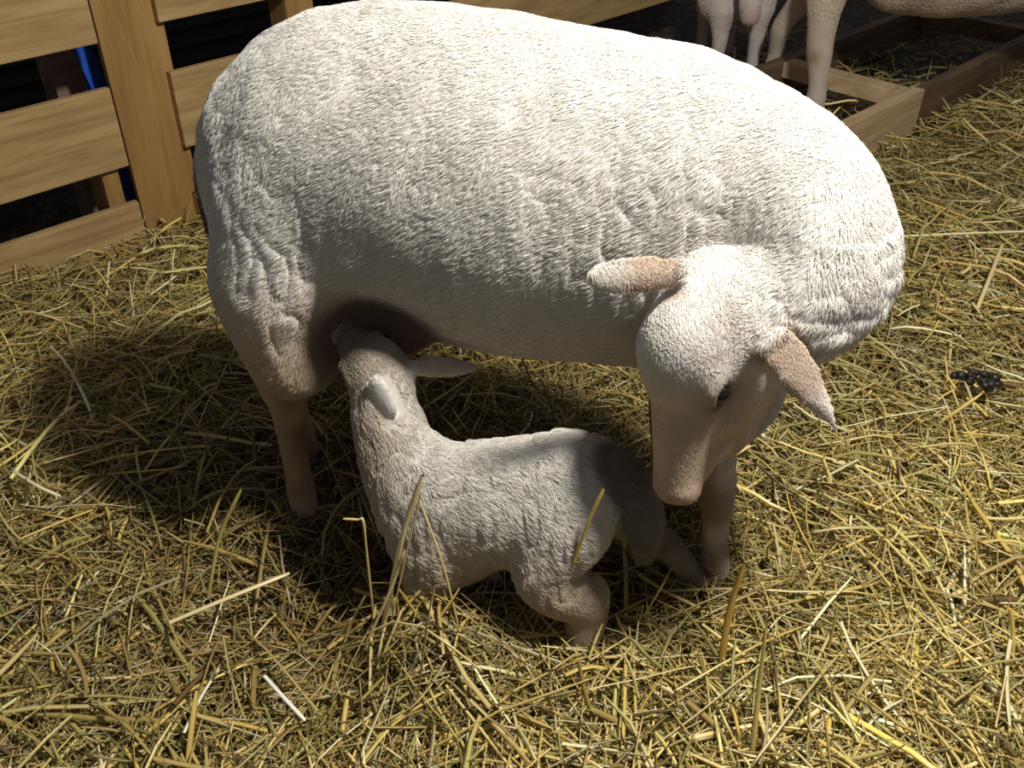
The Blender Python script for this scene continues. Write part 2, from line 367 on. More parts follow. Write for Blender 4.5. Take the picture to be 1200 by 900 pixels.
# ------------------------------------------------------------------ pallet fence
def pallet(name_loc, s0, s1, zs, stringers, label, fs=.022):
    root = empty('wooden_pallet', tuple(at_fence((s0+s1)/2, 0, -.06)))
    tag(root, label, 'pallet', 'pallets stood up as a fence')
    for z0, z1, *e in zs:
        e = e[0] if e else s1; board('board', at_fence((s0+e)/2, fs/2, (z0+z1)/2), (e-s0, fs, z1-z0), FA, M_WOOD, root)
    for s, w, top in stringers:
        board('stringer', at_fence(s, fs+.045, (top-.08)/2), (w, .088, top+.08), FA, M_WOOD2, root)
    return root
pallet('l', -1.3, .386, ((-.09, .084), (.184, .385), (.492, .69)), ((-1.2, .04, .30), (-.03, .06, .14), (.340, .045, .18)),
       'upright wooden pallet panel at far left with three wide pine boards')
pallet('r', .548, 3.3, ((-.11, .058, 1.7), (.185, .385), (.508, .70)), ((.975, .09, .68), (2.02, .06, .68)),
       'upright wooden pallet panel behind the nursing ewe, long boards running to the right')
post = board('fence_post', at_fence(.485, .022+.012, .36), (.172, .022, .95), FA, M_WOOD2)
tag(post, 'wide upright pine plank joining the two pallet panels', 'post')
post2 = board('timber_post', at_fence(.40, .30, .40), (.10, .09, 1.0), FA, M_WOOD3)
tag(post2, 'pinkish timber post standing behind the left pallet panel', 'post')
bag = board('grey_board', at_fence(.16, .44, .06), (.14, .02, .30), FA, M_GREY, bev=.004)
tag(bag, 'dull grey plastic board leaning low behind the left pallet', 'plastic board')

def ribbon(name, pts, w, t, wdir, m, parent=None):
    """flat strap following points; wdir = width direction"""
    P = np.array(pts, float); Q = np.vstack([2*P[0]-P[1], P, 2*P[-1]-P[-2]]); out = []
    for i in range(1, len(Q)-2):
        for q in np.linspace(0, 1, 8, endpoint=False):
            a, b, c, d = Q[i-1:i+3]; out.append(.5*((2*b)+(-a+c)*q+(2*a-5*b+4*c-d)*q*q+(-a+3*b-3*c+d)*q**3))
    out.append(P[-1]); P = np.array(out); T = norm(np.gradient(P, axis=0)); wd = norm(np.array(wdir)[None]-T*(T@np.array(wdir))[:, None]); nd = np.cross(T, wd)
    V = np.concatenate([P+wd*w/2+nd*t/2, P-wd*w/2+nd*t/2, P-wd*w/2-nd*t/2, P+wd*w/2-nd*t/2]); n = len(P); F = []
    for k in range(4):
        for i in range(n-1): F.append((k*n+i, k*n+i+1, ((k+1) % 4)*n+i+1, ((k+1) % 4)*n+i))
    F += [(0, n, 2*n, 3*n), (n-1, 4*n-1, 3*n-1, 2*n-1)]
    me = mesh_np(name, V, np.array(F), smooth=False); return link(name, me, parent, [m])
sroot = empty('blue_strap', tuple(at_fence(.36, .16, 0)))
tag(sroot, 'blue webbing strap hanging in a loop behind the left pallet panel', 'strap')
ribbon('strap_band', [at_fence(.362, .135, .78), at_fence(.375, .135, .55), at_fence(.400, .13, .42), at_fence(.420, .125, .28), at_fence(.424, .12, .14), at_fence(.428, .115, .02)], .040, .002, U, M_BLUE, sroot)
ribbon('strap_band', [at_fence(.390, .15, .78), at_fence(.398, .15, .55), at_fence(.405, .15, .42), at_fence(.385, .15, .28), at_fence(.392, .15, .14), at_fence(.422, .13, .02)], .012, .002, U, M_BLUE, sroot)

# ------------------------------------------------------------------ timber frame lying on the floor at the back right
fr = empty('wooden_crate', (1.4, 3.1, -.02)); tag(fr, 'low open wooden crate without a top, lying on the floor at upper right', 'crate')
d1 = norm((.714, .69, 0)); a1 = math.atan2(d1[1], d1[0]); n1 = np.array([-d1[1], d1[0], 0])
c0 = np.array([1.02, 2.765, 0.])
def fr_rail(s0, s1, off, z0, z1, t, m): 
    c = c0+d1*(s0+s1)/2+n1*(off+t/2); board('rail', (c[0], c[1], (z0+z1)/2), (s1-s0, t, z1-z0), a1, m, fr)
fr_rail(-.25, .50, 0, -.05, .105, .045, M_WOOD4); fr_rail(.502, 2.2, .004, -.05, .10, .04, M_WOOD5); fr_rail(-.25, 2.2, .50, -.05, .10, .045, M_WOOD5)
def fr_cross(s, t, z0, z1, m):
    c = c0+d1*s+n1*(.045+.455/2); board('crosspiece', (c[0], c[1], (z0+z1)/2), (t, .452, z1-z0), a1, m, fr)
fr_cross(.46, .07, .045, .10, M_WOOD4); fr_cross(-.2, .06, .03, .10, M_WOOD4); fr_cross(1.5, .06, .03, .10, M_WOOD5)

# ------------------------------------------------------------------ the nursing ewe
def wool_relief(V, Nn, specs):
    """specs: list of (weight(p), amplitude, coordinate scale vec, seed, ridge?)"""
    D = np.zeros(len(V))
    for w, a, sc, seed, ridge in specs:
        q = V*np.array(sc); q = q+np.stack([noise(V*9, seed+1), noise(V*9, seed+2), noise(V*9, seed+3)], 1)*.9
        n = noise(q, seed)
        if ridge: n = -np.clip(1-np.abs(n)*3.2, 0, 1)+.2
        D += a*n*w(V)
    return V+Nn*D[:, None]
def gauss(c, r):
    c = np.array(c, float); r = np.array(r, float)
    return lambda p: np.exp(-(((p-c)/r)**2).sum(1))

ewe = empty('nursing_ewe', (0, 1.2, 0)); tag(ewe, 'white short-haired ewe standing in straw, head turned back down to the suckling lamb', 'sheep')
E = Field((-.56, .72, -.03), (.56, 1.56, .95), .0052)
E.loft_x([(-.438, 1.292, .590, .05, .06), (-.43, 1.292, .592, .080, .098), (-.41, 1.289, .594, .108, .132), (-.37, 1.283, .598, .138, .162), (-.33, 1.275, .607, .158, .188), (-.26, 1.264, .615, .173, .209), (-.18, 1.251, .611, .184, .227),
          (-.10, 1.238, .600, .192, .239), (0, 1.222, .591, .196, .240), (.10, 1.206, .584, .190, .232), (.18, 1.193, .588, .173, .217), (.25, 1.182, .600, .150, .193), (.30, 1.174, .612, .12, .158), (.34, 1.168, .615, .08, .11)], .03)
# shoulder, chest, neck curling round towards the camera
E.ell((.22, 1.16, .565), (.135, .145, .19), None, .07)
E.chain([(.19, 1.17, .635, .135), (.275, 1.135, .650, .130), (.342, 1.07, .643, .108), (.368, 1.01, .610, .096), (.345, .985, .575, .090), (.285, .975, .555, .075)], .035, 8)
# head
HO = np.array([.203, .940, .604])
HW, HR, HS = sheep_head(E, HO, (-.16, -.25, -.946), (-.82, -.52, .28), .290)
E.ell(HW(.075, 0, -.010), (.060, .050, .045), np.array(HR), .03)
E.chain([(*HW(.05, 0, -.07), .060), (*HW(.10, 0, -.135), .050), (*HW(.15, 0, -.158), .040), (*HW(.20, 0, -.135), .026)], .04, 3)
hA, hL, hN = HR
EARS = [((.288, .885, .578), (.62, -.20, -.76), .158), ((.200, .950, .620), (-1, -.24, .05), .120)]
E.leaf(*EARS[0][:2], (.80, .20, .36), .158, [(0, .018), (.2, .026), (.45, .024), (.75, .012), (1, .001)], .0065, cup=.005, bend=-.006)
E.leaf(*EARS[1][:2], (0, .30, .94), .120, [(0, .013), (.3, .022), (.65, .022), (.9, .016), (1, .004)], .0065, cup=.006, bend=.008)
# near hind leg: thigh, gaskin, hock, cannon
E.ell((-.320, 1.185, .50), (.098, .092, .185), None, .035)
E.chain([(-.330, 1.19, .47, .100), (-.325, 1.18, .38, .083), (-.345, 1.19, .32, .056), (-.360, 1.20, .275, .036)], .03, 6)
E.chain([(-.360, 1.20, .280, .034), (-.362, 1.20, .20, .025), (-.362, 1.195, .11, .022), (-.360, 1.19, .05, .024), (-.360, 1.19, .02, .023)], .015, 5)
E.ell((-.383, 1.21, .285), (.018, .016, .028), None, .02)
# far hind leg
E.ell((-.345, 1.365, .50), (.10, .08, .18), None, .035)
E.chain([(-.355, 1.36, .44, .090), (-.36, 1.36, .36, .060), (-.425, 1.36, .285, .036), (-.432, 1.36, .25, .028)], .03, 6)
E.chain([(-.430, 1.36, .26, .028), (-.398, 1.355, .15, .021), (-.388, 1.35, .06, .022), (-.383, 1.35, .02, .022)], .015, 5)
# docked tail
E.chain([(-.41, 1.29, .66, .030), (-.438, 1.285, .60, .022), (-.446, 1.28, .53, .015), (-.444, 1.28, .49, .008)], .012, 5)
E.cut((-.205, 1.065, .385), .105, .05)
# udder
E.ell((-.20, 1.24, .385), (.10, .085, .060), None, .03)
for ty in (1.20, 1.28): E.chain([(-.225, ty, .36, .018), (-.235, ty-.01, .325, .010)], .015, 1)
# front legs
E.chain([(.27, 1.10, .44, .085), (.285, 1.08, .34, .052), (.300, 1.06, .24, .031), (.308, 1.055, .20, .030), (.316, 1.045, .11, .020), (.322, 1.04, .05, .023), (.325, 1.038, .02, .022)], .04, 6)
E.chain([(.24, 1.26, .44, .080), (.25, 1.25, .34, .050), (.255, 1.245, .24, .031), (.258, 1.245, .20, .030), (.26, 1.24, .10, .020), (.262, 1.235, .02, .022)], .04, 6)
EV, EF = E.mesh(2)
en = vnormals(EV, EF)
headloc = lambda p: ((p-HO)@hA/HS, (p-HO)@hL/HS, (p-HO)@hN/HS)
def is_head(p):
    a, l, n = headloc(p); d = np.sqrt(((a-.14)/.19)**2+(l/.085)**2+((n+.06)/.11)**2)
    return 1-sstep(.85, 1.15, d)
def is_ear(p):
    out = np.zeros(len(p))
    for o, e, L in EARS:
        e = norm(e); q = p-np.array(o); t = q@e; r = np.linalg.norm(q-t[:, None]*e, axis=1); out = np.maximum(out, sstep(-.005, .02, t)*(1-sstep(.030, .04, r))*(t < L+.02))
    return out
leggy = lambda p: 1-sstep(.25, .36, p[:, 2])
bodyw = lambda p: (1-is_head(p))*(1-is_ear(p))*(1-leggy(p))
EV = wool_relief(EV, en, [
    (lambda p: bodyw(p), .0020, (26, 26, 12), 21, False),
    (lambda p: bodyw(p)*(.10+gauss((-.33, 1.12, .52), (.08, .2, .13))(p)+.9*gauss((.17, 1.05, .62), (.12, .3, .11))(p)), .0034, (58, 58, 17), 31, True),
    (lambda p: bodyw(p)*gauss((.41, .93, .58), (.10, .12, .09))(p), .006, (30, 30, 50), 41, True)])
def ewe_col(p):
    c = np.tile(np.array([.80, .775, .72]), (len(p), 1)); n1_ = noise(p*7, 51)[:, None]; n2_ = noise(p*26, 52)[:, None]
    c = c*(1+.05*n1_+.05*n2_)
    mixc = lambda c, col, w: c*(1-w[:, None])+np.array(col)*w[:, None]
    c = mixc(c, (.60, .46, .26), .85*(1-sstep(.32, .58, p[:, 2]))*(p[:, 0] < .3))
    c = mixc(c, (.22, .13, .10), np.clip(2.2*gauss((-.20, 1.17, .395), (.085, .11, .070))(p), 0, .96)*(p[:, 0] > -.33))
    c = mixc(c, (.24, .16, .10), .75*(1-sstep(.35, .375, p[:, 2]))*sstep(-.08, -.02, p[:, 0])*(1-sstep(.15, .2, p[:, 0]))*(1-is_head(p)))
    c = mixc(c, (.28, .20, .13), leggy(p)*np.clip(.65+.5*n2_[:, 0], 0, 1)*(1-is_head(p)))
    a, l, n = headloc(p); hd = is_head(p); al = np.abs(l)
    c = mixc(c, (.62, .48, .35), .7*hd*sstep(.06, .17, a))
    c = mixc(c, (.20, .12, .09), .92*hd*np.exp(-((a-.118)/.030)**2-((al-.056)/.024)**2-((n+.035)/.026)**2))
    c = mixc(c, (.30, .20, .14), .6*hd*np.exp(-((a-.065)/.012)**2-((al-.052)/.03)**2-((n+.01)/.03)**2))
    c = mixc(c, (.50, .33, .25), .7*hd*sstep(.235, .28, a))
    c = mixc(c, (.60, .42, .30), .45*hd*np.exp(-((al-.065)/.02)**2-((a-.02)/.03)**2))
    ear = is_ear(p); tipw = np.zeros(len(p))
    for o, e, L in EARS: tipw = np.maximum(tipw, sstep(.45, .95, (p-np.array(o))@norm(e)/L)*(np.linalg.norm(p-np.array(o)-norm(e)*L, axis=1) < L*.75))
    c = mixc(c, (.58, .43, .31), .85*ear*(1-tipw)); c = mixc(c, (.80, .74, .66), ear*tipw)
    c = mixc(c, (.10, .07, .06), np.clip(1.6*gauss((-.460, 1.275, .53), (.016, .025, .07))(p), 0, 1))
    return np.clip(c, .01, 1)
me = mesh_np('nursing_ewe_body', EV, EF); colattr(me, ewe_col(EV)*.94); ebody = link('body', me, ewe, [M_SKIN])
def ewe_len(p):
    w = bodyw(p); return .0055+.0095*w+.004*w*noise(p*20, 61)
def ewe_flow(p, n):
    f = np.tile(np.array([-.75, 0, -.65]), (len(p), 1)); hd = is_head(p)[:, None]
    f = f*(1-hd)-hA*hd*.9
    nk = gauss((.36, 1.0, .6), (.10, .13, .14))(p)[:, None]; f = f*(1-nk)+nk*np.array([.35, .5, -.75])
    ea = is_ear(p)[:, None]; return f*(1-ea)+ea*np.array([.2, -.2, -.9])
vis = lambda p: .25+1.0*(p[:, 1] < 1.33)+2.5*is_ear(p)+1.2*is_head(p)
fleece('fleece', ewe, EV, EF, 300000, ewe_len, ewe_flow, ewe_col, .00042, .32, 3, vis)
for y in (-1, 1): ball('eye', HW(.108, .0535*y, -.034), .0125, ewe, M_EYE)
for px_, py_ in ((-.358, 1.186), (-.383, 1.348), (.325, 1.034), (.262, 1.232)): hoof(ewe, (px_, py_, -.028), (.75, -.15))

# ------------------------------------------------------------------ the suckling lamb
lamb = empty('suckling_lamb', (0, 1.0, 0)); tag(lamb, 'small white lamb kneeling in straw, reaching up to suckle under the ewe', 'lamb')
B = Field((-.34, .84, -.05), (.40, 1.30, .47), .0042)
B.ell((-.02, 1.000, .206), (.125, .078, .104), None, .04)
B.ell((-.120, 1.015, .190), (.062, .064, .100), None, .05)
B.ell((.086, .995, .250), (.080, .072, .080), None, .05)
B.chain([(-.135, 1.025, .195, .070), (-.165, 1.045, .262, .057), (-.182, 1.07, .325, .047), (-.188, 1.10, .355, .042)], .035, 6)
B.ell((-.095, 1.00, .135), (.070, .060, .085), None, .04)
# head thrown up and back under the udder
LA, LL, LN = frame((-.62, .55, .42), (-.20, -.62, .75))
lo_ = np.array([-.172, 1.085, .358]); lw = lambda x, y, z: lo_+LA*x+LL*y+LN*z; LR = np.array([LA, LL, LN])
B.ell(lw(.025, 0, .006), (.052, .043, .040), LR, .02); B.ell(lw(.055, 0, -.020), (.050, .034, .034), LR, .02)
B.chain([(*lw(.06, 0, -.004), .030), (*lw(.095, 0, -.012), .023), (*lw(.125, 0, -.018), .018)], .015, 3)
for y in (-1, 1):
    B.cut(lw(.055, .046*y, .004), .011, .008); B.chain([(*lw(.04, .034*y, .020), .009), (*lw(.068, .032*y, .014), .007)], .01, 1)
ears = [(lw(.000, -.038, .012), (.97, -.12, .06), (.1, .5, .85), .100), ((-.192, 1.047, .402), (.38, -.28, -.62), (.8, -.2, .5), .064)]
for o_, e_, w_, L_ in ears: B.leaf(o_, e_, w_, L_, [(0, .010), (.3, .017), (.65, .015), (.9, .009), (1, .003)], .0060, cup=.003)
# forelegs folded: kneeling
for y in (-1, 1):
    B.chain([(-.125, 1.01+.036*y, .14, .042), (-.130, 1.00+.042*y, .09, .032), (-.135, .99+.046*y, .030, .025)], .03, 5)
    B.chain([(-.135, .99+.046*y, .030, .022), (-.09, 1.00+.046*y, .008, .015), (-.05, 1.00+.046*y, .000, .014), (-.03, 1.0+.046*y, -.004, .015)], .01, 4)
# near hind leg
B.ell((.070, .945, .205), (.068, .042, .070), None, .025)
B.chain([(.070, .945, .205, .052), (.045, .930, .145, .044), (.075, .935, .095, .042), (.108, .942, .068, .034)], .02, 6)
B.chain([(.110, .945, .072, .034), (.112, .938, .035, .032), (.106, .930, .0, .029), (.103, .928, -.015, .026)], .012, 4)
# far hind leg, braced back
B.chain([(.105, 1.045, .225, .052), (.150, 1.045, .160, .036), (.205, 1.045, .110, .027), (.235, 1.043, .085, .023), (.275, 1.035, .040, .021), (.300, 1.028, .012, .021)], .02, 6)
# woolly tail
B.chain([(.120, .985, .292, .022), (.148, .972, .290, .028), (.176, .962, .245, .029), (.188, .957, .195, .024), (.188, .955, .155, .012)], .008, 6)
BV, BF = B.mesh(2); bn = vnormals(BV, BF)
def l_ear(p):
    out = np.zeros(len(p))
    for o, e, w, L in ears:
        e = norm(e); q = p-np.array(o); t = q@e; r = np.linalg.norm(q-t[:, None]*e, axis=1); out = np.maximum(out, sstep(-.002, .012, t)*(1-sstep(.020, .028, r))*(t < L+.01))
    return out
l_head = lambda p: 1-sstep(.06, .075, np.linalg.norm(p-lw(.05, 0, 0), axis=1))
l_body = lambda p: (1-l_ear(p))*(1-.5*l_head(p))*sstep(.06, .12, p[:, 2])
BV = wool_relief(BV, bn, [(l_body, 0.002, (38, 38, 26), 121, False), (lambda p: l_body(p)*(p[:, 0] < .16), .0030, (50, 50, 20), 131, True)])
TAIL = np.array([(.125, .983, .294), (.148, .972, .290), (.176, .962, .245), (.188, .957, .195), (.188, .955, .155)])
def tailw(p):
    best = np.full(len(p), 9.)
    for a, b in zip(TAIL[:-1], TAIL[1:]):
        t = np.clip((p-a)@(b-a)/((b-a)@(b-a)), 0, 1); best = np.minimum(best, np.linalg.norm(p-a-t[:, None]*(b-a), axis=1))
    return 1-sstep(.030, .044, best)
def lamb_col(p):
    c = np.tile(np.array([.74, .71, .65]), (len(p), 1))*(1+.06*noise(p*18, 151)[:, None]+.05*noise(p*60, 152)[:, None])
    mixc = lambda c, col, w: c*(1-w[:, None])+np.array(col)*w[:, None]
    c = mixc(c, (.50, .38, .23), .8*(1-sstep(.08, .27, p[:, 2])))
    c = mixc(c, (.20, .165, .14), .9*tailw(p))
    c = mixc(c, (.46, .36, .23), .85*np.clip(gauss((-.21, 1.05, .28), (.06, .10, .10))(p), 0, 1))
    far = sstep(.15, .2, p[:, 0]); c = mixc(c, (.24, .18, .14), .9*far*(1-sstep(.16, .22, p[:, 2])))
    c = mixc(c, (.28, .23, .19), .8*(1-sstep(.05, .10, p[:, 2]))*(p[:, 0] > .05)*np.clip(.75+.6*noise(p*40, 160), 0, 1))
    q = (p-lo_)@np.array([LA, LL, LN]).T
    c = mixc(c, (.44, .37, .27), .75*l_head(p)*(1-l_ear(p))); c = mixc(c, (.28, .22, .16), .7*l_head(p)*sstep(.03, .08, q[:, 0])); c = mixc(c, (.25, .17, .14), l_head(p)*sstep(.115, .135, q[:, 0]))
    c = mixc(c, (.42, .34, .25), .8*l_ear(p)*sstep(-.15, -.13, p[:, 0])); eo, ee = np.array(ears[1][0]), norm(ears[1][1]); qq = p-eo; tt = qq@ee; rr_ = np.linalg.norm(qq-tt[:, None]*ee, axis=1)
    c = mixc(c, (.86, .84, .80), .9*(1-sstep(.011, .017, rr_))*(tt > -.004)*(tt < .068)); return np.clip(c, .01, 1)
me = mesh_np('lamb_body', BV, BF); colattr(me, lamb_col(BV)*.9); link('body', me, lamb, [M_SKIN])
def lamb_flow(p, n):
    f = np.tile(np.array([.75, 0, -.6]), (len(p), 1)); h = l_head(p)[:, None]; f = f*(1-h)-LA*h
    nk = gauss((-.17, 1.04, .27), (.06, .08, .07))(p)[:, None]; return f*(1-nk)+nk*np.array([.1, -.2, -.9])
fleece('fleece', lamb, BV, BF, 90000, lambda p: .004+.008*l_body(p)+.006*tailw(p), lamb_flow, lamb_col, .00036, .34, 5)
for y in (-1, 1): ball('eye', lw(.055, .037*y, .003), .0085, lamb, M_EYE)
for x_, y_, z_ in ((.100, .925, -.035), (.305, 1.024, -.012)): hoof(lamb, (x_, y_, z_), (.8, -.3), .75)
for y in (-1, 1): hoof(lamb, (-.025, 1.0+.046*y, -.022), (1, 0), .6)

# ------------------------------------------------------------------ sheep standing at the back, only its legs and belly in view
def far_col(base, dirt):
    def f(p):
        c = np.tile(np.array(base), (len(p), 1))*(1+.06*noise(p*18, 251)[:, None]); w = (.55*(1-sstep(.2, .33, p[:, 2])))[:, None]
        return np.clip(c*(1-w)+np.array(dirt)*w, .01, 1)
    return f
ewe2 = empty('standing_sheep', (1.5, 3.25, 0)); tag(ewe2, 'pale sheep at the top right edge, only a foreleg and belly showing', 'sheep')
G = Field((.70, 2.95, -.05), (2.40, 3.62, 1.02), .0095)
G.loft_x([(1.00, 3.20, .62, .08, .10), (1.06, 3.21, .62, .13, .17), (1.2, 3.22, .575, .17, .245), (1.4, 3.24, .565, .19, .262), (1.6, 3.25, .575, .19, .262), (1.85, 3.26, .59, .178, .24), (2.02, 3.27, .61, .14, .19), (2.1, 3.27, .61, .07, .11)], .04)
G.chain([(1.08, 3.21, .68, .14), (.98, 3.2, .80, .10), (.93, 3.2, .88, .08)], .05, 5)
G.ell((.84, 3.2, .86), (.11, .055, .06), norm(np.array([(-.8, 0, -.6), (0, 1, 0), (.6, 0, -.8)])), .03)
for y in (-1, 1): G.chain([(.93, 3.2+.05*y, .90, .02), (.96, 3.2+.13*y, .88, .018)], .01, 1, )
G.chain([(1.00, 3.13, .45, .070), (.995, 3.12, .36, .052), (1.000, 3.12, .27, .044), (1.005, 3.12, .22, .042), (1.020, 3.12, .12, .032), (1.022, 3.12, .05, .034), (1.01, 3.11, .0, .032)], .04, 5)
G.chain([(1.06, 3.34, .45, .085), (1.02, 3.40, .34, .050), (.975, 3.44, .25, .036), (.96, 3.46, .20, .034), (.965, 3.50, .10, .026), (.95, 3.50, .0, .03)], .04, 5)
for y in (-1, 1): G.chain([(1.95, 3.27+.1*y, .48, .10), (1.99, 3.27+.1*y, .36, .065), (2.05, 3.27+.1*y, .28, .038), (2.04, 3.27+.1*y, .12, .026), (2.02, 3.27+.1*y, .0, .03)], .03, 5)
GV, GF = G.mesh(2); gn = vnormals(GV, GF); GV = wool_relief(GV, gn, [(lambda p: sstep(.3, .4, p[:, 2]), .006, (16, 16, 12), 221, False)])
def ewe2_col(p):
    c = far_col((.62, .52, .40), (.68, .60, .50))(p); k = np.clip(gauss((.975, 3.085, .215), (.03, .04, .03))(p), 0, 1)[:, None]; return c*(1-.8*k)+np.array((.35, .20, .10))*.8*k
me = mesh_np('sheep_body', GV, GF); colattr(me, ewe2_col(GV)*.94); link('body', me, ewe2, [M_SKIN])
fleece('fleece', ewe2, GV, GF, 50000, lambda p: .005+.01*sstep(.28, .4, p[:, 2]), lambda p, n: np.tile(np.array([.6, 0, -.7]), (len(p), 1)), ewe2_col, .0009, .3, 6, lambda p: .1+(p[:, 2] < .5))
for x_, y_ in ((1.005, 3.10), (.945, 3.49), (2.01, 3.17), (2.01, 3.37)): hoof(ewe2, (x_, y_, -.055), (-1, -.1), 1.0)
for y in (-1, 1): ball('eye', (.87, 3.2+.05*y, .88), .011, ewe2, M_EYE)

# lamb at the back
lamb2 = empty('standing_lamb', (.92, 3.75, 0)); tag(lamb2, 'dim white lamb facing forward at the top edge, beyond the ewe\'s back', 'lamb')
K = Field((.62, 3.45, -.08), (1.18, 4.25, .56), .0075)
K.chain([(.86, 3.74, .245, .085), (.85, 3.85, .27, .095), (.84, 4.0, .27, .092), (.84, 4.08, .28, .075)], .04, 4)
K.ell((.80, 3.78, .23), (.085, .09, .10), None, .04); K.ell((.93, 3.77, .22), (.08, .08, .10), None, .04)
K.chain([(.87, 3.72, .29, .07), (.865, 3.66, .34, .055), (.865, 3.63, .36, .048)], .04, 4)
kA, kL, kN = frame((0, -.55, -.82), (0, -.85, .5)); kR = np.array([kA, kL, kN]); ko = np.array([.865, 3.62, .365]); kw = lambda x, y, z: ko+kA*x+kL*y+kN*z
K.ell(kw(.03, 0, 0), (.062, .052, .05), kR, .02); K.chain([(*kw(.06, 0, 0), .046), (*kw(.11, 0, -.006), .042), (*kw(.160, 0, -.012), .034)], .02, 4)
for y in (-1, 1): K.cut(kw(.06, .052*y, .01), .012, .01); K.leaf(kw(0, .04*y, .0), (.95*(kL[0]*y), -.1, -.2), (0, .3, .9), .09, [(0, .01), (.3, .02), (.7, .018), (1, .005)], .008)
for x_, y_ in ((.795, 3.70), (.935, 3.70), (.79, 4.02), (.90, 4.02)):
    K.chain([(x_, y_, .20, .048), (x_, y_-.005, .14, .034), (x_+.003, y_-.01, .10, .030), (x_, y_-.012, .03, .024), (x_, y_-.02, -.03, .026)], .03, 4)
KV, KF = K.mesh(2); lc2 = far_col((.72, .66, .62), (.60, .52, .46))
def lamb2_col(p):
    c = lc2(p); k = np.clip(gauss(kw(.165, 0, 0), (.05, .05, .04))(p), 0, 1)[:, None]; return c*(1-.7*k)+np.array((.50, .30, .26))*.7*k
me = mesh_np('lamb_body', KV, KF); colattr(me, lamb2_col(KV)*.94); link('body', me, lamb2, [M_SKIN])
fleece('fleece', lamb2, KV, KF, 14000, lambda p: .005+.006*(p[:, 2] > .12), lambda p, n: np.tile(np.array([.1, .3, -.9]), (len(p), 1)), lamb2_col, .001, .3, 8)
for y in (-1, 1): ball('eye', kw(.06, .046*y, .012), .010, lamb2, M_EYE)
for x_, y_ in ((.795, 3.675), (.935, 3.675), (.79, 3.995), (.90, 3.995)): hoof(lamb2, (x_, y_, -.075), (0, -1), .85)

# ------------------------------------------------------------------ straw
def tubes(P, rad, flat, sides, spin):
    """P (n,s,3) paths -> one mesh of flattened stalks; rad (n,) flat (n,)"""
    n, S, _ = P.shape; T = np.gradient(P, axis=1); T = norm(T); ref = np.zeros_like(T); ref[..., 2] = 1.0
    sd = norm(np.cross(T, ref+1e-3)); up = np.cross(sd, T); c, s_ = np.cos(spin)[:, None, None], np.sin(spin)[:, None, None]
    sd, up = sd*c+up*s_, -sd*s_+up*c; taper = np.ones(S); taper[-1] = .55
    V = np.zeros((n, S, sides, 3), np.float32)
    for k in range(sides):
        t = 2*math.pi*k/sides; V[:, :, k] = P+(sd*math.cos(t)*rad[:, None, None]+up*math.sin(t)*(rad*flat)[:, None, None])*taper[None, :, None]
    base = np.arange(n)[:, None, None]*S*sides; j = np.arange(S-1)[None, :, None]*sides; k = np.arange(sides)[None, None, :]; k2 = (k+1) % sides
    F = np.stack([base+j+k, base+j+k2, base+j+sides+k2, base+j+sides+k], -1).reshape(-1, 4)
    return V.reshape(-1, 3), F
PAL = np.array([(.70, .56, .22), (.80, .67, .33), (.60, .47, .17), (.58, .51, .21), (.42, .42, .17), (.95, .88, .62), (.45, .33, .14), (.20, .13, .06), (.68, .62, .33), (.78, .58, .18)])*np.array([1., .97, .80])
PW = np.array([.2, .17, .15, .12, .07, .08, .08, .04, .06, .05]); PW /= PW.sum()
def density(x, y):
    """how thick the litter lies: full in the pen, thin among the frame and far floor"""
    q = np.stack([x-F0[0], y-F0[1]], -1); behind = -(q@NV[:2])           # >0 beyond the fence line
    d = 1-sstep(.0, .18, behind)*(1-.0)
    r = np.stack([x-c0[0], y-c0[1]], -1); off = r@n1[:2]; al = r@d1[:2]
    far = sstep(-.03, .03, off)*sstep(-1.2, -.6, al); d = d*(1-.62*far)
    mid = sstep(2.35, 2.8, y)*(x < 1.0); return np.clip(d*(1-.75*mid), 0, 1)
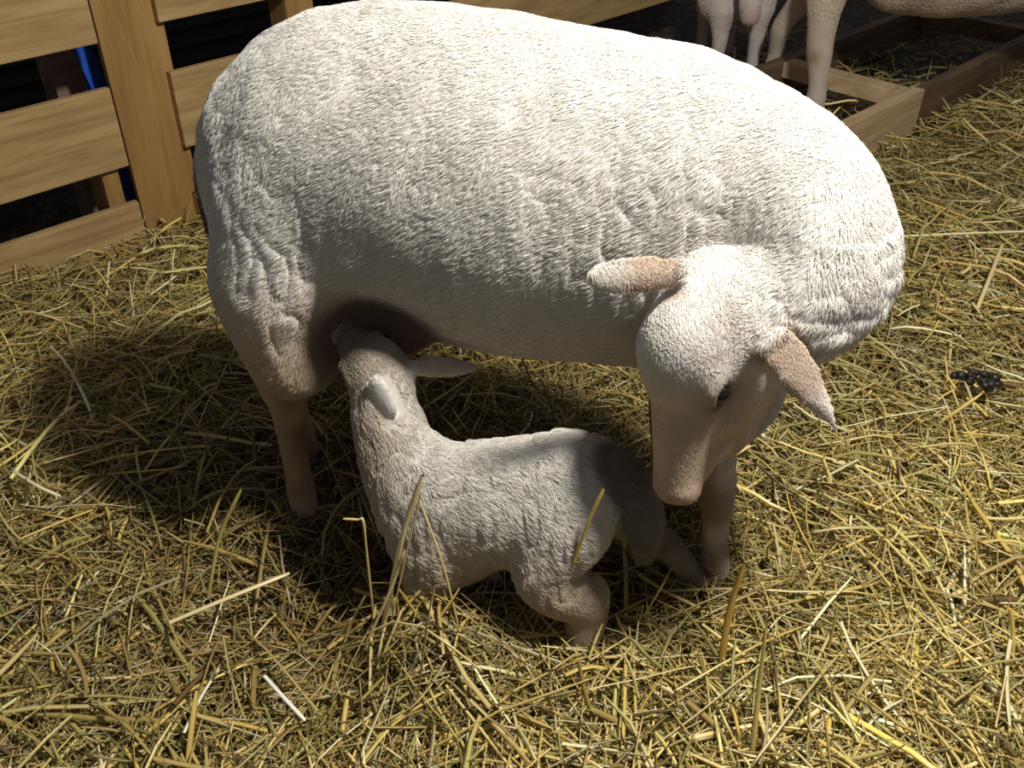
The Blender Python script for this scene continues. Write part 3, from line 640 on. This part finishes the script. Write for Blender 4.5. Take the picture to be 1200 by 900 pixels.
def stalks(n, y0, y1, lr, rr, tilt, seed, zr=(-.03, .02), S=4, wild=.03, pw=PW, bright=1.0, thin=1.0):
    r = np.random.default_rng(seed); m = int(n*2.2)
    u = r.random(m); y = y0*(y1/y0)**u; hw = .60*(.809*y+.68)+.15; x = (r.random(m)*2-1)*hw
    keep = r.random(m) < density(x, y); x, y = x[keep][:n], y[keep][:n]; n = len(x)
    L = lr[0]+(lr[1]-lr[0])*r.random(n)**1.8; az = r.random(n)*2*math.pi; el = r.normal(0, tilt, n)
    w = r.random(n) < wild; el = np.where(w, r.uniform(.5, 1.25, n), el); L = np.where(w, np.minimum(L, .09), L)
    D = np.stack([np.cos(az)*np.cos(el), np.sin(az)*np.cos(el), np.sin(el)], 1); z = ground(x, y)+zr[0]+(zr[1]-zr[0])*r.random(n)
    P = np.zeros((n, S, 3)); k1 = r.normal(0, .10, (n, 3)); k1[:, 2] -= .05
    for i in range(S):
        t = i/(S-1)-.5*(~w); tt = i/(S-1); P[:, i] = np.stack([x, y, z], 1)+D*(L*t)[:, None]+k1*(L*(tt*tt-tt)*1.4)[:, None]
    hz = ground(P[:, :, 0], P[:, :, 1])+zr[0]                             # lie along the bedding instead of under it
    hz0 = hz.mean(1, keepdims=True); P[:, :, 2] += np.where(w[:, None], 0, (hz-hz0)*.8)
    rad = rr[0]+(rr[1]-rr[0])*r.random(n)**2.2; flat = r.uniform(.18, .75, n)*thin; col = PAL[r.choice(len(PAL), n, p=pw)]*r.uniform(.5, 1.2, (n, 1))*bright
    spot = noise(np.stack([x*2.3, y*2.3, 0*x], 1), 77)[:, None]; soil_shade = (bump2(x, y, -.25, 1.28, .50, .85)+bump2(x, y, .28, 1.05, .14, .5))[:, None].clip(0, .8)
    col = col*(1+.16*spot); col = col*(1-soil_shade)+col*np.array([.30, .23, .18])*soil_shade  # trampled dirt and the ewe's shadow, both darkened into the straw colour
    return P, rad, flat, np.clip(col, 0, 1), r.random(n)*6.28
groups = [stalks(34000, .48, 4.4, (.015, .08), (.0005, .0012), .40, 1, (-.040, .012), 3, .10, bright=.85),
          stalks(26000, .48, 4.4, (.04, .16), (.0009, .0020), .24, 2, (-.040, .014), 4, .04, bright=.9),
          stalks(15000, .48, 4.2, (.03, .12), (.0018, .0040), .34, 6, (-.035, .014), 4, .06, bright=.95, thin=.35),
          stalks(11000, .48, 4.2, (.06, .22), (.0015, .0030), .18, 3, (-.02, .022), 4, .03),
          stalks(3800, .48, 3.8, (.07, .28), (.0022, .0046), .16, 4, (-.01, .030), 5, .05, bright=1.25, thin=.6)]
Vs, Fs, Cs, b = [], [], [], 0
for P, rad, flat, col, spin in groups:
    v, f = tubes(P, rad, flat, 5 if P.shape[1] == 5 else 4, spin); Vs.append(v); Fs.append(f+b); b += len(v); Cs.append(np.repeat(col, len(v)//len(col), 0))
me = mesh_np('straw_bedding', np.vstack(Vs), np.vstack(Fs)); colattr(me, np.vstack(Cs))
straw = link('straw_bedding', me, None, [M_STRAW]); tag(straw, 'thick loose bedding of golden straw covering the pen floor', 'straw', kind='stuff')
mat_me = grid_mesh('litter_mat', -2.6, 3.4, .2, 4.6, 300, 230, lambda X, Y: np.where(density(X, Y) > .55, ground(X, Y)-.026, -.085))
tag(link('packed_litter', mat_me, None, [M_MAT]), 'dark packed litter under the loose straw', 'litter', kind='stuff')

# single long stalks that stand out
def single(pts, r0, col, label, group=None, flat=.6):
    P = np.array(pts, float); Q = np.vstack([2*P[0]-P[1], P, 2*P[-1]-P[-2]]); out = []
    for i in range(1, len(Q)-2):
        for q in np.linspace(0, 1, 5, endpoint=False):
            a, b_, c, d = Q[i-1:i+3]; out.append(.5*((2*b_)+(-a+c)*q+(2*a-5*b_+4*c-d)*q*q+(-a+3*b_-3*c+d)*q**3))
    out.append(P[-1]); P = np.array(out)[None]; v, f = tubes(P, np.array([r0]), np.array([flat]), 6, np.array([.3]))
    me = mesh_np('straw_stalk', v, f); colattr(me, np.tile(np.array(col), (len(v), 1))); return tag(link('straw_stalk', me, None, [M_STRAW]), label, 'straw stalk', group)

for pts, r0, col, lab in (
    ([(-.194, .900, .03), (-.148, .905, .236), (-.114, .900, .352)], .0062, (.80, .68, .38), 'thick pale stalk standing upright before the lamb\'s chest'),
    ([(-.077, .900, .05), (-.095, .900, .188), (-.121, .900, .311)], .0022, (.74, .58, .26), 'thin stalk leaning left against the upright tuft before the lamb'),
    ([(-.185, .890, .03), (-.140, .895, .230), (-.116, .885, .335)], .0020, (.72, .60, .30), 'slim stalk close along the thick upright one before the lamb'),
    ([(-.212, .885, .04), (-.168, .895, .150), (-.146, .903, .215)], .0038, (.78, .64, .34), 'stalk branching up from the left into the thick one before the lamb'),
    ([(-.207, .930, .03), (-.207, .940, .166), (-.207, .945, .227), (-.215, .947, .2285), (-.236, .950, .227)], .0020, (.66, .52, .22), 'short stalk with a bent over tip left of the lamb\'s chest'),
    ([(.085, .895, .20), (.101, .893, .279), (.118, .895, .335)], .0045, (.60, .44, .12), 'yellow stalk sticking to the lamb\'s rump beside its tail'),
    ([(1.006, 2.192, .03), (1.159, 2.192, .038), (1.406, 2.221, .032)], .0052, (.82, .72, .42), 'long straight pale stalk lying level at right of the ewe\'s neck'),
    ([(1.07, 1.849, .02), (1.14, 1.961, .045), (1.225, 2.102, .055)], .0055, (.72, .56, .28), 'slanting stalk below the long level one at right'),
    ([(-.515, .931, .03), (-.431, .967, .045), (-.35, 1.019, .042)], .0048, (.78, .66, .36), 'thick pale stalk lying slanted on the straw at lower left'),
    ([(-.474, .990, .02), (-.437, 1.00, .14), (-.388, 1.00, .238)], .0048, (.62, .55, .16), 'greenish yellow blade standing up left of the ewe\'s hind foot'),
    ([(-.435, .734, .045), (-.425, .786, .05), (-.416, .84, .04)], .0028, (.84, .78, .56), 'whitish stalk near the bottom left of the straw'),
    ([(-.345, .820, .05), (-.309, .782, .052), (-.277, .753, .045)], .0034, (.88, .84, .70), 'shiny white stalk slanting down in the lower left straw'),
    ([(.303, .860, .0), (.306, .880, .118), (.316, .890, .202)], .0052, (.58, .38, .08), 'broad golden blade standing up beside the ewe\'s front hoof'),
    ([(.319, .720, .02), (.316, .745, .138), (.309, .750, .239)], .0034, (.74, .58, .20), 'tall thin stalk standing up in the straw at lower right'),
    ([(-.891, 1.268, .035), (-.827, 1.219, .045), (-.783, 1.203, .035)], .0038, (.84, .76, .50), 'short pale stalk at the left edge in the ewe\'s shadow')):
    single(pts, r0, tuple(min(.95, v*1.12) for v in col), lab)

# dark droppings on the straw
import bmesh
bm = bmesh.new(); r = np.random.default_rng(4)
for k in range(26):
    q = bmesh.ops.create_icosphere(bm, subdivisions=2, radius=1)['verts']; a = r.normal(0, 1, 2); big = k < 16
    c = Vector((.935+(.016*a[0] if big else .036+.008*a[0]), 1.545+.013*a[1], .028+.016*r.random()+(.008 if big else 0))); sz = r.uniform(.006, .010)
    for v in q: v.co = c+Vector((v.co.x*sz*1.2, v.co.y*sz, v.co.z*sz*.9))
me = bpy.data.meshes.new('dung'); bm.to_mesh(me); bm.free(); me.polygons.foreach_set('use_smooth', [True]*len(me.polygons))
tag(link('dung', me, None, [M_DUNG]), 'small dark clump of droppings on the straw at right', 'dung')
